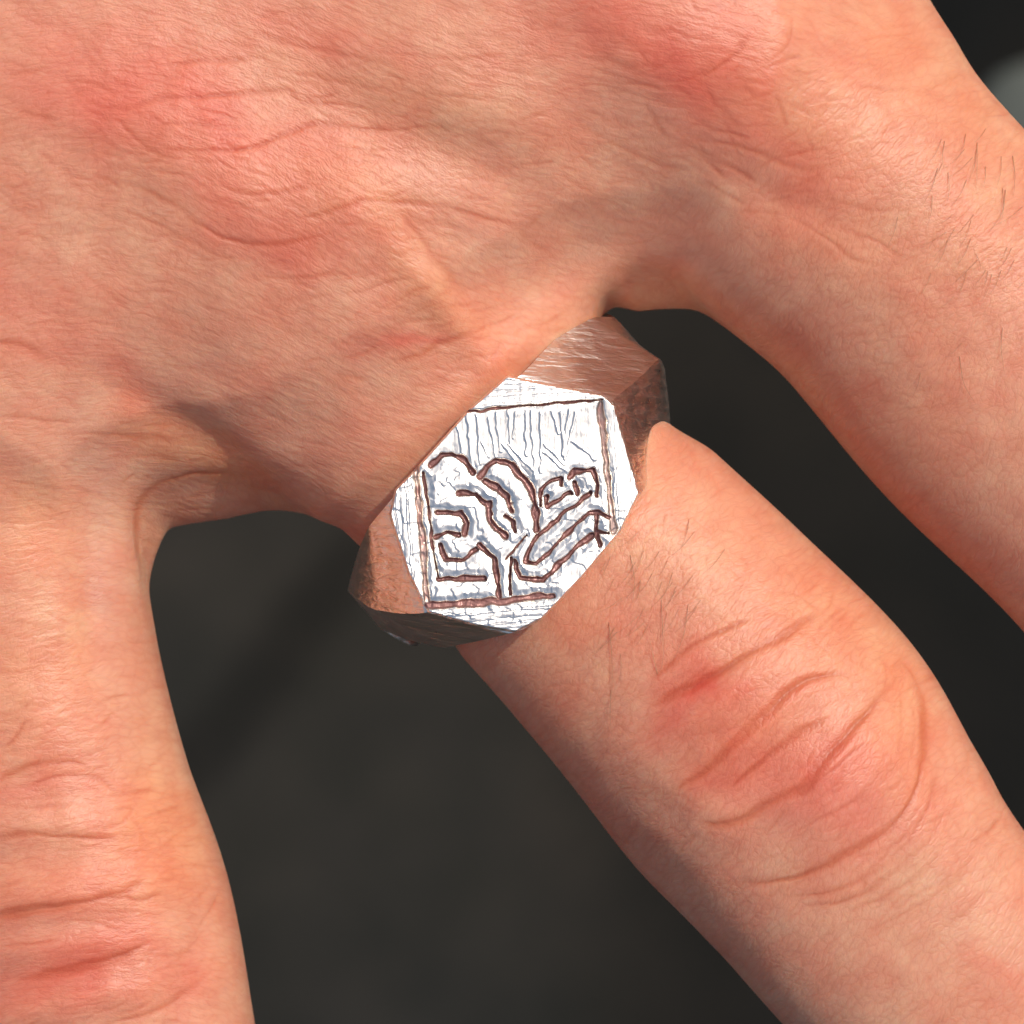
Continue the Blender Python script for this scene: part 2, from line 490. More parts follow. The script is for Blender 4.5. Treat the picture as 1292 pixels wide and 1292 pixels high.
# ------------------------------------------------------------------ skin relief drawn in hand coordinates (1 cell = 0.05 mm)
OFF = 80; NG = 1292 + 2 * OFF
CRE = np.zeros((NG, NG), np.float32)      # crease depth, [row(py), col(px)]
def stamp(pts, wid, depth, taper=True, wob=0.0):
    global CRE
    q = catmull(pts, step=1.5)
    n = len(q)
    if wob:
        ph = random.random() * 9
        s = np.arange(n)
        q = q + wob * np.stack([np.sin(s * 0.07 + ph) + 0.5 * np.sin(s * 0.19 + 2 * ph), np.cos(s * 0.06 + ph) + 0.5 * np.cos(s * 0.23 + ph)], -1)
    for i, (x, y) in enumerate(q):
        t = i / max(n - 1, 1)
        tp = min(1, 4.5 * t, 4.5 * (1 - t)) if taper else 1
        tp = tp ** 0.7 if tp > 0 else 0
        ww = wid * (0.55 + 0.45 * tp)
        dd = depth * tp * (0.85 + 0.3 * math.sin(i * 0.05 + depth * 99))
        R = int(ww * 3) + 1
        cx, cy = x + OFF, y + OFF
        x0, x1 = int(cx) - R, int(cx) + R + 1; y0, y1 = int(cy) - R, int(cy) + R + 1
        if x0 < 0 or y0 < 0 or x1 > NG or y1 > NG: continue
        gx = np.arange(x0, x1) - cx; gy = np.arange(y0, y1) - cy
        g = dd * np.exp(-(gx[None] ** 2 + gy[:, None] ** 2) / (2 * ww * ww))
        v = CRE[y0:y1, x0:x1]
        np.maximum(v, g, out=v)

def Zm(ox, oy, k, pts): return [(ox + a / k, oy + b / k) for a, b in pts]

# (origin x, origin y, zoom factor, [(width px, depth mm, points)...])
CREASES = [
 (740, 650, 2.34, [   # knuckle folds of the ringed finger
  (5.5, .34, [(180, 575), (330, 495), (480, 410), (580, 360), (640, 310), (700, 285)]),
  (4.0, .20, [(180, 500), (260, 430), (330, 375), (430, 325), (500, 300)]),
  (3.0, .14, [(200, 540), (300, 490), (370, 440)]),
  (6.0, .40, [(255, 810), (370, 740), (470, 640), (600, 520), (660, 490), (740, 470), (810, 492)]),
  (5.0, .26, [(420, 810), (520, 720), (640, 640), (720, 600)]),
  (6.5, .38, [(330, 905), (430, 905), (560, 832), (640, 805), (700, 720), (790, 620), (870, 540), (930, 465)]),
  (5.0, .07, [(130, 770), (230, 825), (350, 900)]),
  (5.5, .22, [(400, 1085), (560, 1080), (680, 1050), (800, 980), (920, 900), (980, 800), (1003, 650), (990, 520), (920, 420)]),
  (4.0, .11, [(520, 1120), (700, 1120), (850, 1050), (970, 940), (1030, 800), (1040, 700)]),
  (4.0, .11, [(600, 1165), (780, 1130), (900, 1062), (1010, 960), (1070, 860)]),
  (4.0, .09, [(700, 1200), (860, 1140), (980, 1060), (1080, 950)]),
  (4.0, .08, [(760, 1260), (920, 1190), (1080, 1080), (1180, 960)]),
  (4.0, .07, [(900, 1290), (1080, 1200), (1220, 1080)]),
  (3.2, .12, [(640, 800), (740, 740), (800, 690), (840, 680)]),
  (3.2, .10, [(560, 960), (680, 900), (800, 830), (880, 740)]),
  (3.0, .09, [(600, 870), (700, 830), (780, 790)]),
  (3.0, .10, [(850, 380), (885, 470), (860, 560)]),
  (3.0, .08, [(820, 640), (830, 560), (870, 490)]),
  (3.0, .08, [(920, 720), (930, 600), (925, 500)]),
  (3.0, .08, [(960, 740), (975, 620), (960, 540)]),
  (3.0, .08, [(700, 440), (780, 430), (860, 470)]),
  (3.0, .08, [(600, 430), (680, 430), (760, 450)]),
  (3.0, .09, [(500, 240), (590, 230), (660, 260), (700, 300)]),
  (2.8, .08, [(330, 240), (420, 210), (520, 205)]),
  (2.8, .08, [(130, 200), (180, 160), (230, 130)]),
  (2.8, .08, [(60, 320), (70, 440), (75, 560)]),
  (2.8, .09, [(200, 340), (215, 420), (210, 480)]),
 ]),
 (100, 40, 3.23, [    # wrinkles over the big knuckle
  (4.0, .16, [(320, 145), (480, 125), (620, 118), (760, 100)]),
  (4.5, .20, [(0, 290), (180, 322), (330, 270), (500, 268), (650, 258), (830, 240), (900, 280), (1080, 300), (1290, 340)]),
  (4.8, .22, [(200, 430), (300, 475), (420, 490), (520, 490), (680, 480), (800, 430), (960, 380), (1100, 395), (1290, 400), (1420, 440)]),
  (4.0, .14, [(270, 400), (380, 375), (520, 390), (660, 400)]),
  (4.0, .16, [(130, 330), (250, 450), (330, 500), (420, 520)]),
  (4.4, .18, [(540, 590), (640, 650), (800, 662), (950, 630), (1020, 600)]),
  (4.6, .20, [(110, 595), (250, 640), (400, 710), (470, 770), (600, 840), (760, 870), (900, 850), (1010, 820), (1110, 805)]),
  (4.4, .20, [(860, 765), (960, 750), (1080, 715), (1180, 685), (1290, 695)]),
  (3.6, .13, [(60, 700), (270, 760), (450, 850), (580, 920), (700, 960)]),
  (3.6, .13, [(420, 490), (520, 570), (610, 650)]),
  (3.6, .12, [(640, 990), (850, 1000), (1100, 990), (1240, 965)]),
  (3.6, .12, [(700, 150), (850, 165), (1050, 200), (1290, 260), (1500, 300)]),
  (3.6, .12, [(540, 40), (680, 60), (770, 115)]),
  (3.6, .12, [(620, -10), (900, 60), (1200, 120), (1400, 150)]),
  (3.6, .12, [(950, 470), (1100, 480), (1250, 520), (1350, 560)]),
  (3.2, .10, [(250, 560), (350, 580), (430, 590), (480, 630)]),
  (3.2, .10, [(330, 690), (480, 800), (560, 820)]),
  (3.2, .10, [(800, 560), (860, 530), (930, 500)]),
  (3.2, .10, [(700, 400), (760, 370), (820, 360)]),
  (3.0, .09, [(540, 60), (550, 150), (540, 210)]),
  (3.0, .09, [(620, 740), (720, 730), (830, 745)]),
  (3.0, .09, [(880, 800), (1000, 780), (1090, 760)]),
  (3.0, .09, [(560, 500), (600, 440), (650, 410)]),
  (3.0, .09, [(100, 80), (220, 70), (330, 70), (430, 60)]),
  (3.0, .09, [(1000, 870), (1150, 830), (1290, 820)]),
  (3.0, .09, [(700, 1080), (900, 1090), (1050, 1060)]),
 ]),
 (400, 250, 4.307, [
  (4.5, .16, [(400, 890), (560, 850), (650, 800), (800, 740), (900, 690)]),
  (3.0, .10, [(430, 880), (560, 880), (700, 830)]),
  (3.0, .09, [(40, 440), (200, 430), (340, 390)]),
  (3.0, .10, [(60, 525), (250, 505), (420, 450), (560, 430)]),
  (3.0, .10, [(270, 620), (400, 570), (520, 500), (620, 470)]),
  (3.0, .09, [(320, 665), (470, 640), (600, 580), (690, 540)]),
  (3.0, .09, [(500, 770), (640, 700), (760, 640)]),
  (2.6, .08, [(900, 862), (980, 850), (1045, 838)]),
  (2.6, .08, [(600, 990), (760, 1010), (930, 985)]),
  (5.0, .12, [(380, 20), (470, 100), (600, 280), (720, 420), (820, 540)]),
 ]),
 (0, 892, 3.23, [     # left finger
  (4.4, .18, [(-60, 320), (0, 290), (120, 240), (300, 230), (380, 250)]),
  (4.8, .20, [(-60, 540), (0, 530), (100, 512), (230, 530), (500, 540)]),
  (6.0, .34, [(-80, 860), (0, 850), (100, 825), (300, 805), (420, 780), (490, 762), (600, 690)]),
  (4.0, .14, [(480, 765), (560, 790), (680, 755)]),
  (6.0, .30, [(60, 1120), (250, 1080), (400, 1040), (500, 1010), (620, 960)]),
  (4.0, .14, [(400, 1300), (620, 1240), (760, 1170), (880, 1070)]),
  (3.4, .12, [(0, 180), (60, 120), (110, 40)]),
  (3.4, .12, [(80, 350), (200, 290), (400, 290), (500, 370)]),
  (3.4, .11, [(0, 400), (150, 410), (300, 400)]),
  (3.4, .12, [(0, 970), (120, 960), (260, 950)]),
  (3.2, .09, [(760, 1000), (860, 830), (895, 740)]),
  (3.2, .09, [(700, 1060), (800, 960), (850, 900)]),
  (3.0, .08, [(240, 560), (220, 680)]),
  (3.0, .08, [(380, 1000), (440, 900), (460, 860)]),
  (3.0, .08, [(130, 190), (200, 100), (300, 60)]),
  (3.0, .10, [(-40, 40), (60, 20), (140, -30)]),
 ]),
 (0, 500, 3.23, [
  (4.0, .16, [(575, 690), (545, 600), (545, 480), (590, 400), (680, 352), (820, 320), (980, 335)]),
  (3.2, .10, [(-60, 80), (200, 100), (330, 110)]),
  (3.2, .10, [(180, 150), (500, 165), (700, 190), (860, 240)]),
  (3.0, .09, [(440, 240), (600, 250), (760, 270)]),
  (3.0, .12, [(480, 350), (540, 320), (560, 335)]),
  (3.0, .09, [(660, 500), (740, 470), (900, 470)]),
  (5.0, .14, [(-60, -215), (40, -215), (130, -190), (200, -150)]),
 ]),
 (892, 0, 3.23, [
  (3.2, .10, [(170, 715), (270, 650), (370, 620), (500, 600)]),
  (3.4, .11, [(-60, 560), (150, 600), (270, 642), (400, 690), (560, 670)]),
  (4.0, .13, [(-60, 330), (40, 270), (120, 220), (180, 120)]),
  (3.2, .10, [(240, 260), (320, 180), (340, 60)]),
  (3.2, .10, [(320, 870), (470, 960), (600, 1060), (720, 1080)]),
  (3.2, .10, [(540, 940), (700, 990), (820, 1070)]),
  (3.2, .10, [(-40, 710), (60, 790), (180, 850)]),
  (3.0, .09, [(420, 800), (560, 830), (700, 860), (800, 840)]),
  (3.0, .09, [(100, 520), (220, 510), (360, 520)]),
  (3.0, .09, [(420, 460), (500, 440), (560, 450)]),
  (3.0, .09, [(850, 1030), (930, 970), (1010, 870)]),
 ]),
 (450, 0, 2.584, [
  (3.2, .11, [(840, 265), (950, 275), (1010, 295)]),
  (3.2, .09, [(640, 390), (700, 400), (850, 470), (1000, 540), (1150, 580)]),
  (3.2, .11, [(-40, 430), (90, 430), (250, 412), (350, 420)]),
  (3.2, .10, [(0, 490), (100, 520), (220, 548)]),
  (3.8, .15, [(-60, 655), (160, 660), (300, 678), (420, 715), (560, 745)]),
  (3.0, .08, [(60, 170), (300, 190), (500, 180)]),
  (3.0, .08, [(40, 290), (250, 310), (480, 330)]),
  (3.0, .08, [(580, 60), (680, 100), (760, 105)]),
 ]),
]
for ox, oy, k, lst in CREASES:
    for wd, dp, pts in lst:
        if (ox, oy) == (100, 40): wd *= 0.85; dp *= 0.8
        st_ = random.getstate()
        stamp(Zm(ox, oy, k, pts), wd * 0.95, dp * 0.38, wob=1.1)
        random.setstate(st_)
        stamp(Zm(ox, oy, k, pts), wd * 0.45, dp * 0.52, wob=1.1)

def in_ell(x, y, e):
    cx, cy, rx, ry, a = e[:5]
    c, s = math.cos(math.radians(a)), math.sin(math.radians(a))
    u = ((x - cx) * c + (y - cy) * s) / rx; v = (-(x - cx) * s + (y - cy) * c) / ry
    return np.exp(-(u * u + v * v))

# direction of the fine skin lines (degrees, image sense: + is downwards to the right)
def line_angle(x, y):
    # crosses the fingers, drifts down-right over the back of the hand
    f_mid = 1 / (1 + math.exp(-((x - 560) * 0.69 + (y - 560) * 0.72 - 40) / 60))
    f_left = 1 / (1 + math.exp(-((y - 760) - 0.5 * (x - 0)) / 60)) if x < 400 else 0
    f_right = 1 / (1 + math.exp(-((x - 900) * 0.7 + (y - 120) * 0.7 - 60) / 60)) if x - y > 520 else 0
    base = 20 + 14 * math.sin(x * 0.006 + y * 0.004)
    if f_left > 0.5: return -6
    if f_right > 0.5: return -30 + 25 * math.sin(x * 0.013)
    if f_mid > 0.5: return -42
    return base

# many short fine lines
cnt_lines = 0
for _ in range(5200):
    x = random.uniform(-40, 1330); y = random.uniform(-40, 1330)
    knuckle = max(in_ell(x, y, (300, 230, 260, 150, 20)), in_ell(x, y, (960, 920, 170, 150, 45)), in_ell(x, y, (80, 1130, 180, 190, 0)),
                  in_ell(x, y, (980, 160, 280, 170, 30)))
    if random.random() > 0.45 + 0.55 * knuckle: continue
    a = math.radians(line_angle(x, y) + random.gauss(0, 10 + 16 * knuckle))
    ln = random.uniform(14, 46)
    b = a + random.gauss(0, 0.25)
    p0 = (x, y); p1 = (x + ln * math.cos(a), y + ln * math.sin(a)); p2 = (p1[0] + ln * math.cos(b), p1[1] + ln * math.sin(b))
    stamp([p0, p1, p2], random.uniform(1.3, 2.0), random.uniform(.012, .034) * (1 + .5 * knuckle))
# finer folds lying beside the big ones
for e, n, ang, spread in (((950, 910, 150, 120, 0), 260, -40, 9), ((1080, 1080, 140, 90, 0), 90, -38, 7), ((330, 210, 230, 120, 0), 480, 6, 16), ((60, 1130, 160, 180, 0), 200, -8, 9),
                          ((900, 120, 180, 110, 0), 130, 20, 22), ((520, 430, 120, 60, 0), 70, -10, 8)):
    for _ in range(n):
        x = random.gauss(e[0], e[2] * .6); y = random.gauss(e[1], e[3] * .6)
        a = math.radians(random.gauss(ang, spread)); ln = random.uniform(12, 34); b = a + random.gauss(0, .25)
        p1 = (x + ln * math.cos(a), y + ln * math.sin(a))
        stamp([(x, y), p1, (p1[0] + ln * math.cos(b), p1[1] + ln * math.sin(b))], random.uniform(1.7, 2.6), random.uniform(.018, .055))
# small criss-cross lines on the knuckles
for e, n in (((940, 900, 130, 120, 45), 420), ((320, 200, 190, 110, 20), 420), ((70, 1120, 130, 160, 0), 320), ((820, 760, 80, 70, 40), 160), ((1150, 330, 170, 120, 40), 240)):
    for _ in range(n):
        x = random.gauss(e[0], e[2] * .7); y = random.gauss(e[1], e[3] * .7)
        a = random.uniform(0, math.pi); ln = random.uniform(6, 18)
        stamp([(x, y), (x + ln * math.cos(a), y + ln * math.sin(a)), (x + ln * 2 * math.cos(a + .3), y + ln * 2 * math.sin(a + .3))], 1.4, random.uniform(.012, .03))

def blur(G, n):
    for _ in range(n):
        G[1:-1] = 0.25 * G[:-2] + 0.5 * G[1:-1] + 0.25 * G[2:]
        G[:, 1:-1] = 0.25 * G[:, :-2] + 0.5 * G[:, 1:-1] + 0.25 * G[:, 2:]
    return G
CRE = blur(CRE, 1)

# broad forms: (px, py, rx, ry, angle, height mm)
FORMS = [
 (300, 230, 190, 95, 30, 1.0), (445, 265, 60, 45, 40, 0.35), (560, 385, 110, 26, 50, 0.45), (430, 450, 120, 40, 40, -0.15),
 (850, 40, 170, 90, 30, 0.8), (560, 190, 150, 45, 22, -0.8), (740, 250, 150, 40, 28, 0.25),
 (265, 560, 120, 24, 33, -0.5), (180, 520, 120, 40, 20, -0.2),
 (155, 700, 26, 80, -5, 0.5), (110, 740, 22, 90, -5, -0.35),
 (930, 880, 105, 60, -42, 0.45), (1060, 1000, 80, 50, -40, 0.5), (800, 960, 60, 40, 40, 0.15),
 (880, 905, 90, 18, -38, 0.3), (935, 935, 90, 16, -42, 0.28), (1010, 985, 100, 20, -38, 0.3), (860, 840, 70, 18, -36, 0.22),
 (835, 1100, 90, 26, 42, -0.3), (880, 1015, 70, 30, 40, 0.25), (1180, 960, 30, 90, -20, -0.25),
 (60, 1130, 120, 30, -6, 0.45), (60, 1195, 120, 22, -6, 0.35), (60, 1040, 120, 24, -4, 0.3), (70, 1270, 140, 24, -12, 0.4), (230, 1240, 30, 90, 15, -0.3),
 (30, 900, 90, 60, 0, 0.2), (1050, 150, 120, 100, 20, 0.3), (1200, 320, 80, 120, 40, 0.2), (980, 250, 120, 30, 25, -0.25),
 (750, 370, 40, 60, 0, -0.3),
]
# skin colour blotches, plus sky sheen and valley shade painted in: (px, py, rx, ry, angle, r, g, b multipliers)
RED = (1.0, .70, .72); ORA = (1.03, .96, .80); PALE = (1.0, 1.10, 1.10); GREY = (.93, 1.02, 1.08); DRED = (.93, .60, .60); SAL = (1.02, .88, .80)
TONES = [
 (170, 90, 150, 60, 20, *RED), (110, 110, 80, 40, 30, *RED), (430, 35, 110, 28, 20, *DRED), (760, 20, 120, 45, 30, *RED), (890, 70, 110, 60, 30, *RED), (860, 90, 50, 25, 30, *RED),
 (250, 160, 120, 40, 20, *RED), (330, 300, 90, 40, 30, *RED), (350, 340, 50, 22, 20, *DRED), (430, 250, 60, 30, 30, *ORA), (540, 430, 62, 13, -12, *DRED), (500, 440, 50, 16, -10, *RED),
 (560, 360, 90, 30, 48, *ORA), (620, 300, 60, 30, 30, *GREY), (750, 350, 50, 30, 10, *GREY), (760, 200, 110, 40, 28, *PALE),
 (980, 200, 110, 35, 15, *RED), (1060, 310, 90, 40, 30, *SAL), (1060, 110, 110, 90, 20, *ORA), (1230, 250, 60, 90, 0, *ORA),
 (955, 930, 125, 88, 40, 1.03, .80, .86), (70, 1190, 130, 90, 0, 1.03, .84, .88), (290, 210, 190, 80, 25, 1.02, .86, .88), (880, 60, 190, 80, 20, 1.02, .86, .88), (150, 740, 26, 110, -8, *GREY), (130, 600, 60, 30, 10, *GREY), (20, 370, 70, 40, 20, *RED), (140, 470, 70, 30, 30, *RED), (240, 555, 90, 22, 30, *ORA), (310, 610, 70, 16, 38, *ORA),
 (90, 570, 70, 40, 20, *GREY), (150, 710, 24, 70, 0, *GREY), (30, 660, 50, 60, 0, *ORA), (200, 300, 80, 40, 25, *PALE),
 (895, 860, 70, 32, -40, *RED), (885, 870, 26, 12, -40, 1.05, .55, .58), (840, 880, 45, 60, 30, *RED), (950, 920, 80, 40, -40, *SAL), (1030, 960, 75, 45, -40, *RED), (900, 1000, 55, 18, -30, *DRED), (1060, 1010, 70, 45, -35, 1.0, .80, .86),
 (1020, 820, 90, 60, 0, *ORA), (900, 700, 90, 60, 40, *ORA), (810, 960, 50, 26, 50, *PALE), (850, 1030, 60, 22, 40, *PALE), (1130, 900, 40, 70, -10, *ORA), (700, 760, 50, 40, 40, *SAL),
 (50, 1235, 110, 30, -8, *DRED), (100, 1210, 90, 30, -8, *RED), (40, 1100, 90, 22, -6, *SAL), (20, 900, 50, 60, 0, *SAL), (20, 985, 60, 18, -8, *RED), (180, 1010, 60, 80, 0, *ORA), (200, 1080, 30, 60, 0, *ORA), (60, 820, 60, 50, 0, *ORA),
 (700, 880, 40, 90, -45, *SAL), (430, 640, 50, 30, 40, *SAL), (950, 430, 40, 120, -40, *SAL), (1130, 560, 60, 120, -45, *SAL),
 (540, 130, 110, 40, 20, .94, .92, .86), (1180, 1080, 60, 60, 0, *PALE),
]

def sample_grid(G, px, py):
    x = np.clip(px + OFF, 0, NG - 2.001); y = np.clip(py + OFF, 0, NG - 2.001)
    i = x.astype(int); j = y.astype(int); fx = x - i; fy = y - j
    return (G[j, i] * (1 - fx) + G[j, i + 1] * fx) * (1 - fy) + (G[j + 1, i] * (1 - fx) + G[j + 1, i + 1] * fx) * fy

def build_hand():
    xs, ys, zs, F = build_hand_field()
    V, Q = surface_nets(xs, ys, zs, F)
    me = mesh_np("hand_base", V, Q)
    o = bpy.data.objects.new("hand", me)
    COL.objects.link(o)
    sm = o.modifiers.new("smooth", 'SMOOTH'); sm.iterations = 4; sm.factor = 0.5
    su = o.modifiers.new("sub", 'SUBSURF'); su.levels = 2; su.render_levels = 2
    bpy.context.view_layer.update()
    dg = bpy.context.evaluated_depsgraph_get()
    me2 = bpy.data.meshes.new_from_object(o.evaluated_get(dg))
    o.modifiers.clear()
    o.data = me2
    me2.name = "hand"
    n = len(me2.vertices)
    co = np.empty(n * 3, np.float32); me2.vertices.foreach_get('co', co); co = co.reshape(-1, 3)
    no = np.empty(n * 3, np.float32); me2.vertices.foreach_get('normal', no); no = no.reshape(-1, 3)
    px, py = to_px(co[:, 0], co[:, 1], co[:, 2])
    wt = smoothstep(no[:, 2], 0.0, 0.35)
    form = np.zeros(n, np.float32)
    for e in FORMS:
        form += e[5] * in_ell(px, py, e)
    cre = sample_grid(CRE, px, py)
    rx = (px - 646) * .75 + (py - 646) * .5 + 646; ry = -(px - 646) * .5 + (py - 646) * .75 + 646
    big = 0.10 * sample_grid(value_noise(NG, 26, 3), rx, ry) + 0.05 * sample_grid(value_noise(NG, 70, 4), ry, rx)
    inside = smoothstep(np.minimum(np.minimum(px + OFF, NG - OFF - px), np.minimum(py + OFF, NG - OFF - py)), 2, 40)
    disp = (form - cre * inside + big * inside) * wt
    # the ring presses softly into the finger
    ox, oy, _ = P(642, 610, 0)
    la = (co[:, 0] - ox) * .64 - (co[:, 1] - oy) * .77
    lr = (co[:, 0] - ox) * .77 + (co[:, 1] - oy) * .64
    press = smoothstep(la, -6.4, -4.2) * smoothstep(-la, -7.0, -3.0) * smoothstep(-np.abs(lr), -13.5, -12.0)
    disp = disp * (1 - press) - 0.7 * press
    co = co + no * disp[:, None]
    me2.vertices.foreach_set('co', (co * MM).ravel())
    me2.update()
    base = np.array([0.605, 0.270, 0.168])
    tone = np.ones((n, 3), np.float32) * base
    wx = px + 60 * sample_grid(value_noise(NG, 18, 41), rx, ry) + 26 * sample_grid(value_noise(NG, 60, 42), rx, ry)
    wy = py + 60 * sample_grid(value_noise(NG, 18, 43), ry, rx) + 26 * sample_grid(value_noise(NG, 60, 44), ry, rx)
    for e in TONES:
        e = (e[0], e[1], e[2] * 1.2, e[3] * 1.3) + tuple(e[4:])
        g = in_ell(wx, wy, e)[:, None] * wt[:, None]
        tone *= 1 + g * 0.62 * (np.array(e[5:8]) - 1)
    blot = sample_grid(value_noise(NG, 34, 11), rx, ry) + 0.6 * sample_grid(value_noise(NG, 80, 12), ry, rx)
    tone[:, 1] *= 1 + 0.16 * blot; tone[:, 2] *= 1 + 0.18 * blot
    ca = me2.color_attributes.new('tone', 'FLOAT_COLOR', 'POINT')
    ca.data.foreach_set('color', np.hstack([tone, np.ones((n, 1))]).astype(np.float32).ravel())
    va = me2.attributes.new('relief', 'FLOAT_VECTOR', 'POINT')
    # coordinates along / across the skin lines, in mm (smoothly turning field)
    fm = smoothstep((px - 560) * 0.69 + (py - 560) * 0.72, -60, 260) * smoothstep(px - 0.35 * py, 150, 330)
    fr = smoothstep((px - 900) * 0.7 + (py - 120) * 0.7, -100, 220) * smoothstep(px - py, 420, 620)
    fl = smoothstep(py - 0.4 * px, 560, 860) * smoothstep(-px, -420, -250)
    fb = np.maximum(fm, fr)
    va.data.foreach_set('vector', np.stack([np.clip(cre * 13, 0, 1), wt, fb], -1).astype(np.float32).ravel())
    # lines run down-right over the back of the hand and turn level on the left finger
    lev = np.where(px > 0, 0, 0) + 0.36 * (np.logaddexp(0, (px - 170 - 0.0 * py) / 60) * 60)
    v0 = py * .94 - lev * (1 - 0.75 * fl) + 18 * np.sin(px * 0.008) + 12 * np.sin(py * .011)
    u0 = px * .94 + py * .2
    u1 = px * .72 - py * .69 + 14 * np.sin(px * .01 + py * .008); v1 = px * .69 + py * .72 + 14 * np.sin((px - py) * 0.009)
    for nm, (u, v) in (('flow', (u0, v0)), ('flow_finger', (u1 + 900, v1 + 300))):
        fa = me2.attributes.new(nm, 'FLOAT_VECTOR', 'POINT')
        fa.data.foreach_set('vector', np.stack([u * S, v * S, co[:, 2] * 0.3], -1).astype(np.float32).ravel())
    me2.materials.clear(); me2.materials.append(M_skin)
    me2.polygons.foreach_set('use_smooth', np.ones(len(me2.polygons), bool))
    print("hand verts", n, "faces", len(me2.polygons))
    return o

root = bpy.data.objects.new("person", None)
COL.objects.link(root)
root.location = (0, 0, 0)
tag(root, "sunlit hand seen from its back with spread fingers and a silver ring", "person")
hand = build_hand()
hand.parent = root

# ------------------------------------------------------------------ the ring
ring = bpy.data.objects.new("signet_ring", None)
COL.objects.link(ring)
tag(ring, "silver signet ring with a square engraved face worn on the middle of three fingers", "ring")

PLATE = [(640, 474), (762, 498), (776, 511), (808, 622), (785, 668), (735, 728), (683, 782), (650, 798), (600, 790), (540, 773), (515, 725), (491, 650), (498, 618), (522, 594), (590, 518)]
PC = (648, 634)
TX, TY, ZP = -0.06, -0.085, 10.4      # plate plane: z = ZP + TX*x + TY*y  (relative to its centre, mm)
cw = P(PC[0], PC[1], ZP)
def plate_xy(px, py):
    x, y, z = P(px, py, ZP)
    for _ in range(3):
        z = ZP + TX * (x - cw[0]) + TY * (y - cw[1])
        x, y, z = P(px, py, z)
    return x, y, z

# engraved strokes, traced in a 4.455x enlargement of the face starting at (510, 480)
STROKES = [
 (15, [(150, 480), (215, 420), (270, 410), (340, 450), (385, 520)]),
 (17, [(430, 540), (460, 490), (520, 445), (600, 480), (680, 560), (720, 620), (735, 720), (748, 835)]),
 (17, [(460, 570), (530, 610), (580, 660), (605, 730)]),
 (14, [(310, 635), (400, 640), (460, 690), (490, 745)]),
 (17, [(478, 690), (480, 780), (520, 840), (565, 865)]),
 (13, [(185, 740), (320, 745), (350, 800), (340, 865)]),
 (12, [(180, 885), (240, 855), (305, 868)]),
 (12, [(570, 765), (610, 790), (628, 850)]),
 (12, [(200, 930), (240, 1008), (330, 1012), (405, 950)]),
 (14, [(190, 1112), (450, 1112)]),
 (13, [(420, 925), (505, 1000), (520, 1110), (532, 1210)]),
 (10, [(765, 700), (770, 610), (830, 560), (880, 545), (882, 585)]),
 (12, [(800, 655), (800, 712), (860, 680), (930, 630)]),
 (14, [(930, 540), (960, 510), (1060, 500), (1092, 580), (1088, 645)]),
 (11, [(1050, 630), (980, 690), (900, 740), (800, 830), (720, 910), (685, 1005)]),
 (11, [(680, 1020), (740, 1030), (830, 950), (900, 870), (1040, 742), (1090, 742), (1150, 772)]),
 (10, [(1080, 760), (1085, 860), (1098, 925)]),
 (8, [(1085, 850), (1150, 858)]),
 (13, [(1060, 870), (1000, 910), (900, 1010), (780, 1122), (650, 1105), (618, 1015)]),
 (6, [(690, 870), (570, 1010)]),
 (12, [(960, 575), (975, 630)]),
 (9, [(600, 1000), (592, 1200)]),
]
BORDER = [
 (17, [(62, 490), (82, 700), (112, 1000), (132, 1265)]),
 (17, [(1100, 130), (1130, 400), (1160, 700), (1178, 850)]),
 (19, [(132, 1262), (500, 1243), (840, 1208)]),
 (6, [(345, 178), (700, 140), (1110, 112)]),
 (7, [(108, 520), (135, 700), (165, 960), (195, 1110)]),
]
FINE = [
 [(355, 190), (385, 500)], [(405, 200), (430, 470)], [(470, 220), (520, 430)], [(520, 190), (545, 400)], [(590, 170), (600, 380)], [(625, 190), (615, 330)],
 [(680, 170), (690, 420)], [(720, 170), (735, 560)], [(770, 180), (770, 520)], [(830, 180), (870, 300)], [(880, 180), (900, 420)], [(930, 170), (890, 420)], [(970, 180), (900, 440)],
 [(540, 340), (700, 560)], [(590, 370), (740, 520)], [(780, 400), (930, 520)], [(780, 350), (900, 470)], [(940, 340), (1070, 440)], [(420, 330), (480, 430)], [(300, 260), (330, 420)],
]
